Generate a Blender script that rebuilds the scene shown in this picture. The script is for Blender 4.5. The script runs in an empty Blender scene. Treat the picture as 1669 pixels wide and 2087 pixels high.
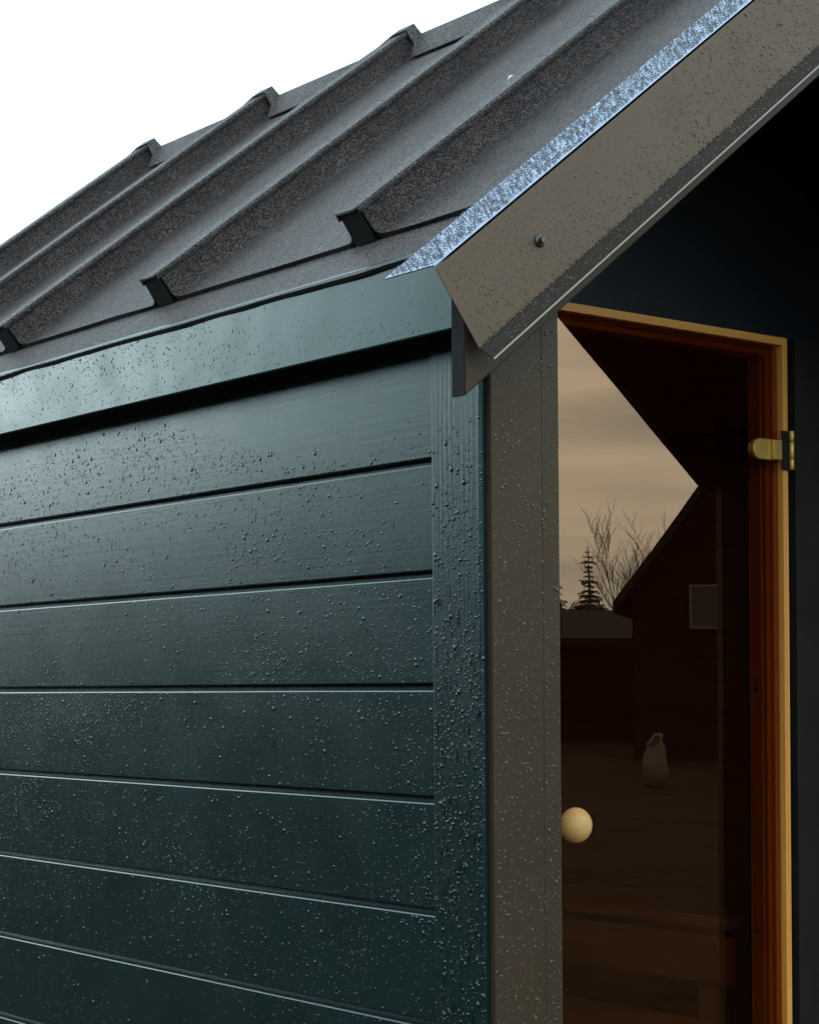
import bpy, bmesh, math, random
import numpy as np
from mathutils import Vector, Matrix, noise

random.seed(7)
rng = np.random.default_rng(11)
S = bpy.context.scene
COL = S.collection
R = math.radians

# ------------------------------------------------------------------ camera
YAW, ROLL = R(38.7691), R(0.4465)
cam_d = bpy.data.cameras.new('camera')
cam_d.sensor_fit = 'HORIZONTAL'
cam_d.sensor_width = 36.0
cam_d.lens = 3867.85 / 1669 * 36.0
cam_d.shift_y = 352.85 / 1669
cam_d.clip_start = 0.05
cam_d.clip_end = 2000
cam = bpy.data.objects.new('camera', cam_d)
COL.objects.link(cam)
fwd = Vector((math.sin(YAW), math.cos(YAW), 0))
rgt = Vector((math.cos(YAW), -math.sin(YAW), 0))
upv = Vector((0, 0, 1))
rx_ = math.cos(ROLL) * rgt - math.sin(ROLL) * upv
uy_ = math.sin(ROLL) * rgt + math.cos(ROLL) * upv
m = Matrix((rx_, uy_, -fwd)).transposed().to_4x4()
m.translation = (-1.5475, -1.7688, 1.5)
cam.matrix_world = m
S.camera = cam

# ------------------------------------------------------------------ light
SUN_AZ, SUN_EL = R(24), R(15)          # low winter sun behind cloud, to the rear left of the cabin
sdir = Vector((-math.sin(SUN_AZ) * math.cos(SUN_EL), math.cos(SUN_AZ) * math.cos(SUN_EL), math.sin(SUN_EL)))
sun_d = bpy.data.lights.new('sun', 'SUN')
sun_d.energy = 0.75
sun_d.angle = R(24)
sun_d.color = (0.88, 0.98, 1.0)
sun = bpy.data.objects.new('sun', sun_d)
COL.objects.link(sun)
sun.rotation_euler = sdir.to_track_quat('Z', 'Y').to_euler()

world = bpy.data.worlds.new('World')
S.world = world
world.use_nodes = True
wt = world.node_tree
wt.nodes.clear()
def wn(t, **k):
    n = wt.nodes.new(t)
    for a, b in k.items():
        setattr(n, a, b)
    return n
sky = wn('ShaderNodeTexSky', sky_type='NISHITA', sun_disc=False)
sky.sun_elevation = SUN_EL
sky.sun_rotation = -SUN_AZ
sky.dust_density = 3.0
wtc = wn('ShaderNodeTexCoord')
wmap = wn('ShaderNodeMapping')
wmap.inputs['Scale'].default_value = (1.0, 1.0, 8.0)
wno = wn('ShaderNodeTexNoise')
wno.inputs['Scale'].default_value = 3.4
wno.inputs['Detail'].default_value = 6.0
wno.inputs['Roughness'].default_value = 0.5
wr = wn('ShaderNodeValToRGB')
wr.color_ramp.elements[0].position = 0.40
wr.color_ramp.elements[0].color = (0.50, 0.69, 0.81, 1)
wr.color_ramp.elements[1].position = 0.66
wr.color_ramp.elements[1].color = (0.86, 1.10, 1.18, 1)
wsc = wn('ShaderNodeVectorMath', operation='SCALE')
wsc.inputs['Scale'].default_value = 21.5
wmix = wn('ShaderNodeMix', data_type='RGBA')
wmix.inputs[0].default_value = 0.94
wbg = wn('ShaderNodeBackground')
wbg.inputs['Strength'].default_value = 0.1
wout = wn('ShaderNodeOutputWorld')
L_ = wt.links.new
L_(wtc.outputs['Generated'], wmap.inputs['Vector'])
L_(wmap.outputs['Vector'], wno.inputs['Vector'])
L_(wno.outputs['Fac'], wr.inputs['Fac'])
L_(wr.outputs['Color'], wsc.inputs[0])
L_(sky.outputs['Color'], wmix.inputs[6])
L_(wsc.outputs['Vector'], wmix.inputs[7])
L_(wmix.outputs[2], wbg.inputs['Color'])
L_(wbg.outputs['Background'], wout.inputs['Surface'])

S.view_settings.view_transform = 'Standard'
S.view_settings.look = 'None'
S.view_settings.exposure = 0.0
S.view_settings.gamma = 1.0
S.cycles.max_bounces = 10
S.cycles.transparent_max_bounces = 16
S.cycles.use_denoising = True

# ------------------------------------------------------------------ materials
def new_mat(name):
    mt = bpy.data.materials.new(name)
    mt.use_nodes = True
    nt = mt.node_tree
    return mt, nt, nt.nodes['Principled BSDF']

def nd(nt, t, ins=None, **k):
    n = nt.nodes.new(t)
    for a, b in k.items():
        setattr(n, a, b)
    for a, b in (ins or {}).items():
        n.inputs[a].default_value = b
    return n

def coords(nt, scale):
    tc = nd(nt, 'ShaderNodeTexCoord')
    mp = nd(nt, 'ShaderNodeMapping', {'Scale': scale})
    nt.links.new(tc.outputs['Object'], mp.inputs['Vector'])
    return mp.outputs['Vector']

def ramp(nt, fac, stops):
    r = nd(nt, 'ShaderNodeValToRGB')
    e = r.color_ramp.elements
    while len(e) > 2:
        e.remove(e[-1])
    while len(e) < len(stops):
        e.new(0.5)
    for el, (p, c) in zip(e, stops):
        el.position = p
        el.color = (*c, 1) if len(c) == 3 else c
    nt.links.new(fac, r.inputs['Fac'])
    return r.outputs['Color']

def bump(nt, bs, height, strength, dist, prev=None):
    b = nd(nt, 'ShaderNodeBump', {'Strength': strength, 'Distance': dist})
    nt.links.new(height, b.inputs['Height'])
    if prev:
        nt.links.new(prev, b.inputs['Normal'])
    nt.links.new(b.outputs['Normal'], bs.inputs['Normal'])
    return b.outputs['Normal']

def maprange(nt, v, a, b, c, d):
    mr = nd(nt, 'ShaderNodeMapRange', {'From Min': a, 'From Max': b, 'To Min': c, 'To Max': d})
    nt.links.new(v, mr.inputs['Value'])
    return mr.outputs['Result']

def painted_wood(name, c0, c1, grain, rough=(0.3, 0.45), gb=0.25, spec=0.5, coat=0.0, tint=(1, 1, 1)):
    """Opaque paint over wood; grain = mapping scale that stretches the fibre noise along the board."""
    mt, nt, bs = new_mat(name)
    v = coords(nt, grain)
    n1 = nd(nt, 'ShaderNodeTexNoise', {'Scale': 1.0, 'Detail': 5.0, 'Roughness': 0.6})
    nt.links.new(v, n1.inputs['Vector'])
    n2 = nd(nt, 'ShaderNodeTexNoise', {'Scale': 5.0, 'Detail': 4.0})
    nt.links.new(coords(nt, (1, 1, 1)), n2.inputs['Vector'])
    nt.links.new(ramp(nt, n2.outputs['Fac'], [(0.3, c0), (0.7, c1)]), bs.inputs['Base Color'])
    n3 = nd(nt, 'ShaderNodeTexNoise', {'Scale': 9.0, 'Detail': 6.0})
    nt.links.new(coords(nt, (1, 1, 1)), n3.inputs['Vector'])
    nt.links.new(maprange(nt, n3.outputs['Fac'], 0.3, 0.7, *rough), bs.inputs['Roughness'])
    bs.inputs['Specular IOR Level'].default_value = spec
    bs.inputs['Specular Tint'].default_value = (*tint, 1)
    bs.inputs['Coat Weight'].default_value = coat
    bs.inputs['Coat Roughness'].default_value = 0.15
    nr1 = bump(nt, bs, n1.outputs['Fac'], gb, 0.002)
    n4 = nd(nt, 'ShaderNodeTexNoise', {'Scale': 700.0, 'Detail': 2.0})
    nt.links.new(coords(nt, (1, 1, 1)), n4.inputs['Vector'])
    bump(nt, bs, n4.outputs['Fac'], 0.14, 0.001, nr1)
    return mt

GREEN0, GREEN1 = (0.005, 0.014, 0.014), (0.008, 0.020, 0.019)
M = {}
M['clad'] = painted_wood('green_paint_board', GREEN0, GREEN1, (40, 1.3, 150), (0.24, 0.29), 0.06, tint=(0.62, 0.95, 0.98))
M['corner'] = painted_wood('green_paint_rough', GREEN0, GREEN1, (240, 240, 3), (0.24, 0.31), 0.22, tint=(0.62, 0.95, 0.98))
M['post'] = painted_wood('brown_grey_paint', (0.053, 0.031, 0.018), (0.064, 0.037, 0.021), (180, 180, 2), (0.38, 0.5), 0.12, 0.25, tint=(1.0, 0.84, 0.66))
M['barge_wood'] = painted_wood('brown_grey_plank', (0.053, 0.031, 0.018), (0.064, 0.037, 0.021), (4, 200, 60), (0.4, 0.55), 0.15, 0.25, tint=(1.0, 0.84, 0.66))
M['plank_end'] = painted_wood('charcoal_end_grain', (0.014, 0.013, 0.013), (0.020, 0.019, 0.018), (150, 150, 150), (0.7, 0.8), 0.3, 0.12)
M['porch'] = painted_wood('porch_dark_paint', (0.010, 0.012, 0.015), (0.014, 0.016, 0.019), (3, 60, 180), (0.45, 0.6), 0.15, 0.3)
M['casing'] = painted_wood('casing_dark_paint', (0.021, 0.017, 0.012), (0.027, 0.022, 0.016), (180, 180, 2), (0.55, 0.7), 0.15, 0.12)
M['black'] = painted_wood('dark_gap', (0.006, 0.006, 0.007), (0.009, 0.009, 0.010), (60, 60, 60), (0.8, 0.9), 0.1, 0.1)

def metal_paint(name, col, var, rough, spec=0.5, metallic=0.0, peel=0.05, scale=1800):
    mt, nt, bs = new_mat(name)
    n = nd(nt, 'ShaderNodeTexNoise', {'Scale': 3.5, 'Detail': 5.0})
    nt.links.new(coords(nt, (1, 1, 1)), n.inputs['Vector'])
    c0 = tuple(c * (1 - var) for c in col)
    c1 = tuple(c * (1 + var) for c in col)
    nt.links.new(ramp(nt, n.outputs['Fac'], [(0.3, c0), (0.7, c1)]), bs.inputs['Base Color'])
    n2 = nd(nt, 'ShaderNodeTexNoise', {'Scale': 14.0, 'Detail': 4.0})
    nt.links.new(coords(nt, (1, 1, 1)), n2.inputs['Vector'])
    nt.links.new(maprange(nt, n2.outputs['Fac'], 0.3, 0.7, rough - 0.05, rough + 0.06), bs.inputs['Roughness'])
    bs.inputs['Metallic'].default_value = metallic
    bs.inputs['Specular IOR Level'].default_value = spec
    n3 = nd(nt, 'ShaderNodeTexNoise', {'Scale': scale, 'Detail': 2.0})
    nt.links.new(coords(nt, (1, 1, 1)), n3.inputs['Vector'])
    b = bump(nt, bs, n3.outputs['Fac'], peel, 0.0006)
    n4 = nd(nt, 'ShaderNodeTexNoise', {'Scale': 6.0, 'Detail': 1.0})
    nt.links.new(coords(nt, (1, 1, 1)), n4.inputs['Vector'])
    bump(nt, bs, n4.outputs['Fac'], 0.10, 0.004, b)
    return mt
def tinted(mt, c):
    mt.node_tree.nodes['Principled BSDF'].inputs['Specular Tint'].default_value = (*c, 1)
    return mt
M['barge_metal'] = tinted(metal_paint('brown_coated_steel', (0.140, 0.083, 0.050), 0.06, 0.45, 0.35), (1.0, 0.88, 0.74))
M['fascia_metal'] = tinted(metal_paint('green_coated_steel', (0.010, 0.028, 0.028), 0.10, 0.27, 0.42), (0.62, 0.95, 0.98))
M['flange'] = metal_paint('flange_sky_sheen', (0.40, 0.44, 0.56), 0.05, 0.32, 0.5, 0.95)  # sky sheen on the brown steel is put into this pale blue base
M['hem'] = metal_paint('bare_steel_hem', (0.30, 0.24, 0.19), 0.1, 0.5, 0.5, 0.5)
M['screw'] = metal_paint('screw_steel', (0.10, 0.09, 0.08), 0.1, 0.28, 0.5, 0.7)
M['rubber'] = metal_paint('rubber_washer', (0.01, 0.01, 0.01), 0.1, 0.6)
M['brass'] = metal_paint('brushed_brass', (0.72, 0.42, 0.10), 0.08, 0.42, 0.5, 0.6)
M['nail'] = metal_paint('painted_nail', (0.05, 0.065, 0.065), 0.1, 0.3)

def felt_mat(name, dark, mid, light, sheen):
    mt, nt, bs = new_mat(name)
    v = coords(nt, (1, 1, 1))
    vo = nd(nt, 'ShaderNodeTexVoronoi', {'Scale': 520.0})
    nt.links.new(v, vo.inputs['Vector'])
    sep = nd(nt, 'ShaderNodeSeparateColor')
    nt.links.new(vo.outputs['Color'], sep.inputs['Color'])
    gran = ramp(nt, sep.outputs['Red'], [(0.05, dark), (0.5, mid), (0.97, light)])
    n = nd(nt, 'ShaderNodeTexNoise', {'Scale': 9.0, 'Detail': 6.0, 'Roughness': 0.6})
    nt.links.new(v, n.inputs['Vector'])
    tint = ramp(nt, n.outputs['Fac'], [(0.3, (0.72, 0.70, 0.70)), (0.7, (1.15, 1.13, 1.10))])
    mx = nd(nt, 'ShaderNodeMix', data_type='RGBA', blend_type='MULTIPLY')
    mx.inputs[0].default_value = 1.0
    nt.links.new(gran, mx.inputs[6])
    nt.links.new(tint, mx.inputs[7])
    nt.links.new(mx.outputs[2], bs.inputs['Base Color'])
    nt.links.new(maprange(nt, sep.outputs['Green'], 0, 1, 0.30, 0.75), bs.inputs['Roughness'])
    bs.inputs['Specular IOR Level'].default_value = sheen
    n2 = nd(nt, 'ShaderNodeTexNoise', {'Scale': 420.0, 'Detail': 3.0, 'Roughness': 0.7})
    nt.links.new(v, n2.inputs['Vector'])
    b1 = bump(nt, bs, n2.outputs['Fac'], 1.0, 0.0045)
    n3 = nd(nt, 'ShaderNodeTexNoise', {'Scale': 22.0, 'Detail': 3.0})
    nt.links.new(v, n3.inputs['Vector'])
    bump(nt, bs, n3.outputs['Fac'], 0.25, 0.008, b1)
    return mt
M['felt'] = felt_mat('mineral_roofing_felt', (0.009, 0.006, 0.006), (0.034, 0.023, 0.022), (0.20, 0.14, 0.125), 0.40)
M['bitumen'] = metal_paint('bitumen_edge', (0.008, 0.008, 0.009), 0.1, 0.6, 0.3)

def pine(name, c0, c1, grain, rough=0.45, knots=True):
    mt, nt, bs = new_mat(name)
    v = coords(nt, grain)
    n1 = nd(nt, 'ShaderNodeTexNoise', {'Scale': 1.0, 'Detail': 4.0, 'Distortion': 0.6})
    nt.links.new(v, n1.inputs['Vector'])
    col = ramp(nt, n1.outputs['Fac'], [(0.3, c0), (0.65, c1)])
    if knots:
        vo = nd(nt, 'ShaderNodeTexVoronoi', {'Scale': 3.2})
        nt.links.new(coords(nt, (1, 1, 1)), vo.inputs['Vector'])
        k = ramp(nt, vo.outputs['Distance'], [(0.045, (1, 1, 1)), (0.07, (0, 0, 0))])
        mx = nd(nt, 'ShaderNodeMix', data_type='RGBA')
        nt.links.new(k, mx.inputs[0])
        nt.links.new(col, mx.inputs[6])
        mx.inputs[7].default_value = (c0[0] * 0.4, c0[1] * 0.25, c0[2] * 0.2, 1)
        col = mx.outputs[2]
    nt.links.new(col, bs.inputs['Base Color'])
    bs.inputs['Roughness'].default_value = rough
    bump(nt, bs, n1.outputs['Fac'], 0.1, 0.001)
    return mt
M['pine_v'] = pine('oiled_pine_upright', (0.84, 0.29, 0.045), (0.95, 0.43, 0.09), (90, 90, 2))
M['pine_h'] = pine('oiled_pine_level', (0.84, 0.29, 0.045), (0.95, 0.43, 0.09), (2, 90, 90))
M['pine_in'] = pine('interior_pine', (0.62, 0.37, 0.20), (0.74, 0.47, 0.27), (90, 2, 90))
M['knob'] = pine('turned_birch', (0.84, 0.40, 0.11), (0.94, 0.52, 0.18), (30, 8, 160), 0.5, False)

def glass_mat():
    mt, nt, bs = new_mat('bronze_glass')
    out = nt.nodes['Material Output']
    nt.nodes.remove(bs)
    tr = nd(nt, 'ShaderNodeBsdfTransparent', {'Color': (0.66, 0.52, 0.43, 1)})
    gl = nd(nt, 'ShaderNodeBsdfGlossy', {'Color': (1.0, 0.58, 0.34, 1), 'Roughness': 0.0})
    fr = nd(nt, 'ShaderNodeFresnel', {'IOR': 2.7})
    n = nd(nt, 'ShaderNodeTexNoise', {'Scale': 2.2, 'Detail': 1.0})
    nt.links.new(coords(nt, (1, 1, 1)), n.inputs['Vector'])
    b = nd(nt, 'ShaderNodeBump', {'Strength': 0.03, 'Distance': 0.02})
    nt.links.new(n.outputs['Fac'], b.inputs['Height'])
    nt.links.new(b.outputs['Normal'], gl.inputs['Normal'])
    mx = nd(nt, 'ShaderNodeMixShader')
    ge = nd(nt, 'ShaderNodeNewGeometry')          # only the outer face of each side reflects; the way out is clear
    inv = nd(nt, 'ShaderNodeMath', {0: 1.0}, operation='SUBTRACT')
    nt.links.new(ge.outputs['Backfacing'], inv.inputs[1])
    mu = nd(nt, 'ShaderNodeMath', operation='MULTIPLY')
    nt.links.new(fr.outputs[0], mu.inputs[0])
    nt.links.new(inv.outputs[0], mu.inputs[1])
    nt.links.new(mu.outputs[0], mx.inputs[0])
    nt.links.new(tr.outputs[0], mx.inputs[1])
    nt.links.new(gl.outputs[0], mx.inputs[2])
    nt.links.new(mx.outputs[0], out.inputs['Surface'])
    return mt
M['glass'] = glass_mat()

def plain(name, col, rough=0.6, var=0.15, scale=8.0, spec=0.5, bs_=0.0):
    mt, nt, bs = new_mat(name)
    n = nd(nt, 'ShaderNodeTexNoise', {'Scale': scale, 'Detail': 6.0, 'Roughness': 0.6})
    nt.links.new(coords(nt, (1, 1, 1)), n.inputs['Vector'])
    nt.links.new(ramp(nt, n.outputs['Fac'], [(0.3, tuple(c * (1 - var) for c in col)), (0.7, tuple(c * (1 + var) for c in col))]), bs.inputs['Base Color'])
    bs.inputs['Roughness'].default_value = rough
    bs.inputs['Specular IOR Level'].default_value = spec
    if bs_:
        bump(nt, bs, n.outputs['Fac'], bs_, 0.05)
    return mt
M['ground'] = plain('wet_autumn_grass', (0.021, 0.013, 0.006), 0.95, 0.5, 1.6, 0.05, 0.5)
M['house'] = plain('dark_red_boards', (0.011, 0.005, 0.0045), 0.9, 0.2, 2.0, 0.05)
M['house_roof'] = plain('dark_roof_tiles', (0.008, 0.007, 0.007), 0.8, 0.2, 3.0, 0.2)
M['white'] = plain('white_paint', (0.70, 0.70, 0.68), 0.5, 0.05)
M['frame_grey'] = plain('weathered_window_frame', (0.065, 0.055, 0.05), 0.7, 0.1)
M['pane'] = plain('dark_window_glass', (0.008, 0.008, 0.010), 0.5, 0.1)
M['grey_roof'] = plain('grey_metal_roof', (0.22, 0.21, 0.20), 0.5, 0.1)
M['bark'] = plain('dark_bark', (0.030, 0.024, 0.018), 0.9, 0.3)
M['needle'] = plain('spruce_needles', (0.016, 0.026, 0.014), 0.8, 0.4, 6.0)
M['sack'] = plain('white_plastic_sack', (0.05, 0.046, 0.04), 0.6, 0.12, 10)
M['fleck'] = plain('white_fleck', (0.75, 0.75, 0.74), 0.6, 0.08, 80)

def drop_mat(name, col, ior=1.5, rough=0.06):
    mt, nt, bs = new_mat(name)
    n = nd(nt, 'ShaderNodeTexNoise', {'Scale': 60.0})
    nt.links.new(coords(nt, (1, 1, 1)), n.inputs['Vector'])
    nt.links.new(ramp(nt, n.outputs['Fac'], [(0.3, tuple(c * 0.8 for c in col)), (0.7, tuple(c * 1.2 for c in col))]), bs.inputs['Base Color'])
    bs.inputs['Roughness'].default_value = rough
    bs.inputs['IOR'].default_value = ior
    return mt
M['drop_green'] = drop_mat('water_on_green', (0.006, 0.014, 0.014), 1.75)
M['run_green'] = drop_mat('water_run_on_green', (0.005, 0.012, 0.012), 1.33, 0.12)
M['drop_fascia'] = drop_mat('water_on_fascia', (0.010, 0.020, 0.020), 1.6)
M['drop_brown'] = drop_mat('water_on_brown', (0.105, 0.080, 0.055))
M['drop_flange'] = drop_mat('water_on_steel', (0.045, 0.055, 0.08))

# ------------------------------------------------------------------ helpers
def link(o):
    COL.objects.link(o)
    return o

def empty(name, loc, label, cat, group=None):
    o = link(bpy.data.objects.new(name, None))
    o.location = loc
    o['label'] = label
    o['category'] = cat
    if group:
        o['group'] = group
    return o

WORLD_LOC = {}
def put(name, me, mat, parent=None, label=None, kind=None, cat=None, extra=()):
    """links a mesh given in world coordinates; a child keeps them by undoing its parents' offset"""
    o = link(bpy.data.objects.new(name, me))
    me.materials.append(mat)
    for x in extra:
        me.materials.append(x)
    if parent is not None:
        o.parent = parent
        off = Vector((0, 0, 0))
        q = parent
        while q is not None:
            off += q.location
            q = q.parent
        o.location = -off
    if label:
        o['label'] = label
    if kind:
        o['kind'] = kind
    if cat:
        o['category'] = cat
    return o

def mesh(name, verts, faces, smooth=False):
    me = bpy.data.meshes.new(name)
    me.from_pydata([tuple(v) for v in verts], [], faces)
    me.validate()
    bm = bmesh.new()
    bm.from_mesh(me)
    bmesh.ops.recalc_face_normals(bm, faces=bm.faces)
    bm.to_mesh(me)
    bm.free()
    if smooth:
        for p in me.polygons:
            p.use_smooth = True
    return me

def bev(me, w, seg=2):
    bm = bmesh.new()
    bm.from_mesh(me)
    bmesh.ops.bevel(bm, geom=bm.edges[:], offset=w, segments=seg, affect='EDGES', profile=0.5)
    bm.to_mesh(me)
    bm.free()
    return me

def box(x0, x1, y0, y1, z0, z1, b=0.0, seg=2):
    v = [(x, y, z) for x in (x0, x1) for y in (y0, y1) for z in (z0, z1)]
    f = [(0, 1, 3, 2), (4, 6, 7, 5), (0, 4, 5, 1), (2, 3, 7, 6), (0, 2, 6, 4), (1, 5, 7, 3)]
    me = mesh('box', v, f)
    return bev(me, b, seg) if b else me

def extrude(profile, a, b, mapf, closed=True):
    """profile: list of 2D points; a,b: sweep start/end; mapf(p, s) -> xyz"""
    n = len(profile)
    v = [mapf(p, a) for p in profile] + [mapf(p, b) for p in profile]
    f = [(i, (i + 1) % n, n + (i + 1) % n, n + i) for i in range(n if closed else n - 1)]
    if closed:
        f += [tuple(range(n)), tuple(range(2 * n - 1, n - 1, -1))]
    return mesh('sweep', v, f)

# ------------------------------------------------------------------ cabin measures
RO, PHI = 2.0873, R(37.7488)
TP, CP, SP = math.tan(PHI), math.cos(PHI), math.sin(PHI)
RX = 0.925
W = 2 * RX
LEN = 2.42
Z1, PITCH = 1.792, 0.145
OV = 0.0586
ZF1, ZF2 = 2.0383, 1.9335
YB, YS = 0.2508, 0.5148
FLOOR = 0.26
DR = Vector((CP, 0, SP))
NR = Vector((-SP, 0, CP))
def roof(x, y, h=0.0):
    return Vector((x, y, RO + TP * x)) + NR * h
def mir(v):
    return Vector((W - v[0], v[1], v[2]))

cabin = empty('sauna_cabin', (W / 2, LEN / 2, 0),
              'small dark green timber cabin with gabled felt roof and bronze glass door', 'cabin')

# ------------------------------------------------------------------ setting
def ground():
    n = 60
    v, f = [], []
    for j in range(n + 1):
        for i in range(n + 1):
            a = (i / n * 2 - 1)
            b = (j / n * 2 - 1)
            x = math.copysign(abs(a) ** 2.6, a) * 700
            y = math.copysign(abs(b) ** 2.6, b) * 700
            r = math.hypot(x, y)
            z = 0.05 * noise.noise(Vector((x * 0.2, y * 0.2, 0))) * min(1, max(0, r - 4) / 6)
            v.append((x, y, z - 0.02))
    for j in range(n):
        for i in range(n):
            q = j * (n + 1) + i
            f.append((q, q + 1, q + n + 2, q + n + 1))
    o = put('ground', mesh('ground', v, f, True), M['ground'], kind='structure')
ground()

# ------------------------------------------------------------------ walls
def board_wave(y, seed):
    return 0.0005 * noise.noise(Vector((y * 2.3, seed * 7.1, 0.3)))

def board_mesh(z_lo, z_hi, y0, y1, seed):
    """one shiplap board, face at x=0, rounded top edge, tongue behind"""
    t = 0.024
    prof = [(0.0012, z_lo), (0.0, z_lo + 0.0012), (0.0, z_hi - 0.0028), (0.0005, z_hi - 0.0013), (0.0017, z_hi - 0.0004),
            (0.0050, z_hi), (0.0150, z_hi + 0.0005), (0.0150, z_hi + 0.012), (t, z_hi + 0.012), (t, z_lo + 0.013), (0.0142, z_lo + 0.011), (0.0140, z_lo)]
    n = len(prof)
    K = 40
    v, f = [], []
    for k in range(K + 1):
        y = y0 + (y1 - y0) * k / K
        w = board_wave(y, seed)
        u = 0.0004 * noise.noise(Vector((y * 3.1, seed * 3.7, 5.3)))
        for (x, z) in prof:
            v.append((x + w, y, z + u))
    for k in range(K):
        for i in range(n):
            j = (i + 1) % n
            f.append((k * n + i, k * n + j, (k + 1) * n + j, (k + 1) * n + i))
    f += [tuple(range(n)), tuple(K * n + i for i in range(n))]
    me = mesh('cladding_board', v, f)
    return me

def cyl(c, axis, r, h, n=14, r2=None, dome=0.0):
    """disc/cone along axis from c"""
    ax = Vector(axis).normalized()
    t = ax.orthogonal().normalized()
    b = ax.cross(t)
    c = Vector(c)
    r2 = r if r2 is None else r2
    v = []
    for rr, hh in ((r, 0), (r2, h)):
        for i in range(n):
            a = 2 * math.pi * i / n
            v.append(c + ax * hh + (t * math.cos(a) + b * math.sin(a)) * rr)
    v.append(c + ax * (h + dome))
    f = [(i, (i + 1) % n, n + (i + 1) % n, n + i) for i in range(n)]
    f += [(n + i, n + (i + 1) % n, 2 * n) for i in range(n)]
    f.append(tuple(range(n - 1, -1, -1)))
    return mesh('disc', v, f)

sheath = put('side_wall', box(0.0245, 0.05, 0.02, LEN, FLOOR, 1.99), M['black'], cabin)
sheath2 = put('side_wall', box(W - 0.05, W - 0.0245, 0.02, LEN, FLOOR, 1.99), M['black'], cabin)
k = 0
z_hi = Z1 + PITCH
while z_hi > FLOOR:
    z_lo = z_hi - PITCH
    z_top = z_hi - 0.0082
    if z_hi > 1.9:
        z_top = z_hi + 0.02
    b1 = put('cladding_board', board_mesh(max(z_lo, FLOOR), z_top, 0.1045, LEN, k), M['clad'], cabin)
    for zz in (0.27, 0.76):
        put('nail_head', cyl((0.0004, 0.826 + 0.006 * random.uniform(-1, 1), z_lo + PITCH * zz + 0.004 * random.uniform(-1, 1)), (-1, 0, 0), 0.0038, 0.0011, 12, 0.0026, 0.0002), M['nail'], b1)
    me2 = board_mesh(max(z_lo, FLOOR), z_top, 0.1045, LEN, k + 40)
    me2.transform(Matrix.Translation((W, 0, 0)) @ Matrix.Scale(-1, 4, (1, 0, 0)))
    me2.flip_normals()
    put('cladding_board', me2, M['clad'], cabin)
    z_hi -= PITCH
    k += 1

def wavy_board(x0, x1, y0, y1, z0, z1, axis, amp, b, K=30):
    me = box(x0, x1, y0, y1, z0, z1, b, 3)
    return me

def both(name, me, mat, label=None):
    """a piece of the left half and its mirror on the right half"""
    m2 = me.copy()
    m2.transform(Matrix.Translation((W, 0, 0)) @ Matrix.Scale(-1, 4, (1, 0, 0)))
    m2.flip_normals()
    a = put(name, me, mat, cabin, label)
    bb = put(name, m2, mat, cabin)
    return a, bb

both('corner_board', box(-0.0042, 0.0187, 0.0090, 0.1050, FLOOR, 1.985, 0.0022, 3), M['corner'], 'green corner board with rough upright grain and rain runs')
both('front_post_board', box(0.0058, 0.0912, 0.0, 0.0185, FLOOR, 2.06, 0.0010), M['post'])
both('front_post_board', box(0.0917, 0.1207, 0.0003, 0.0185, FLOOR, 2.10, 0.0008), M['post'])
both('post_core', box(0.020, 0.1185, 0.0190, 0.10, FLOOR, 2.06), M['black'])
both('porch_side_wall', box(0.0505, 0.062, 0.1005, 0.592, FLOOR, 2.08), M['porch'])
both('soffit_board', box(-OV + 0.0035, 0.018, 0.0, LEN, ZF2 + 0.0045, ZF2 + 0.0145), M['clad'])

# ------------------------------------------------------------------ eave fascia
def fascia():
    prof = [(-OV, ZF2 + 0.002), (-OV, ZF1 - 0.001), (-OV + 0.004, ZF1 + 0.002), (-OV + 0.022, ZF1 + 0.010), (-OV + 0.022, ZF1 + 0.008), (-OV + 0.0042, ZF1 - 0.0005),
            (-OV + 0.0015, ZF1 - 0.003), (-OV + 0.0015, ZF2 + 0.0035), (-OV + 0.016, ZF2 + 0.0035), (-OV + 0.016, ZF2 + 0.002), (-OV + 0.001, ZF2)]
    K = 30
    n = len(prof)
    v, f = [], []
    for q in range(K + 1):
        y = -0.0028 + (LEN + 0.03) * q / K
        w = 0.0012 * noise.noise(Vector((y * 1.7, 1.3, 0)))
        for (x, z) in prof:
            v.append((x + w * (1 if z < ZF1 - 0.002 else 0.2), y, z))
    for q in range(K):
        for i in range(n):
            j = (i + 1) % n
            f.append((q * n + i, q * n + j, (q + 1) * n + j, (q + 1) * n + i))
    f += [tuple(range(n)), tuple(K * n + i for i in range(n))]
    return mesh('fascia', v, f)
both('eave_fascia', fascia(), M['fascia_metal'], 'glossy green sheet metal eave fascia beaded with rain')
both('fascia_backing', box(-OV + 0.0035, -OV + 0.0225, -0.002, LEN, ZF2 + 0.0225, ZF1 - 0.006), M['black'])

# ------------------------------------------------------------------ roof
deck_v = [roof(-OV + 0.018, -0.028, -0.012), roof(RX, -0.028, -0.012), roof(RX, LEN + 0.03, -0.012), roof(-OV + 0.018, LEN + 0.03, -0.012)]
DT = Vector((0, 0, -0.022))
both('roof_deck', mesh('deck', deck_v + [p + DT for p in deck_v], [(0, 1, 2, 3), (7, 6, 5, 4), (0, 4, 5, 1), (1, 5, 6, 2), (2, 6, 7, 3), (3, 7, 4, 0)]), M['porch'])
deck = [o for o in cabin.children if o.name.startswith('roof_deck')][0]

XE = -0.067       # eave edge of the starter strip
XM = 0.0226       # lower edge of the main felt
BW, BH = 0.046, 0.046
Y_END = YB + 4 * YS + BW + 0.04

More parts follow.
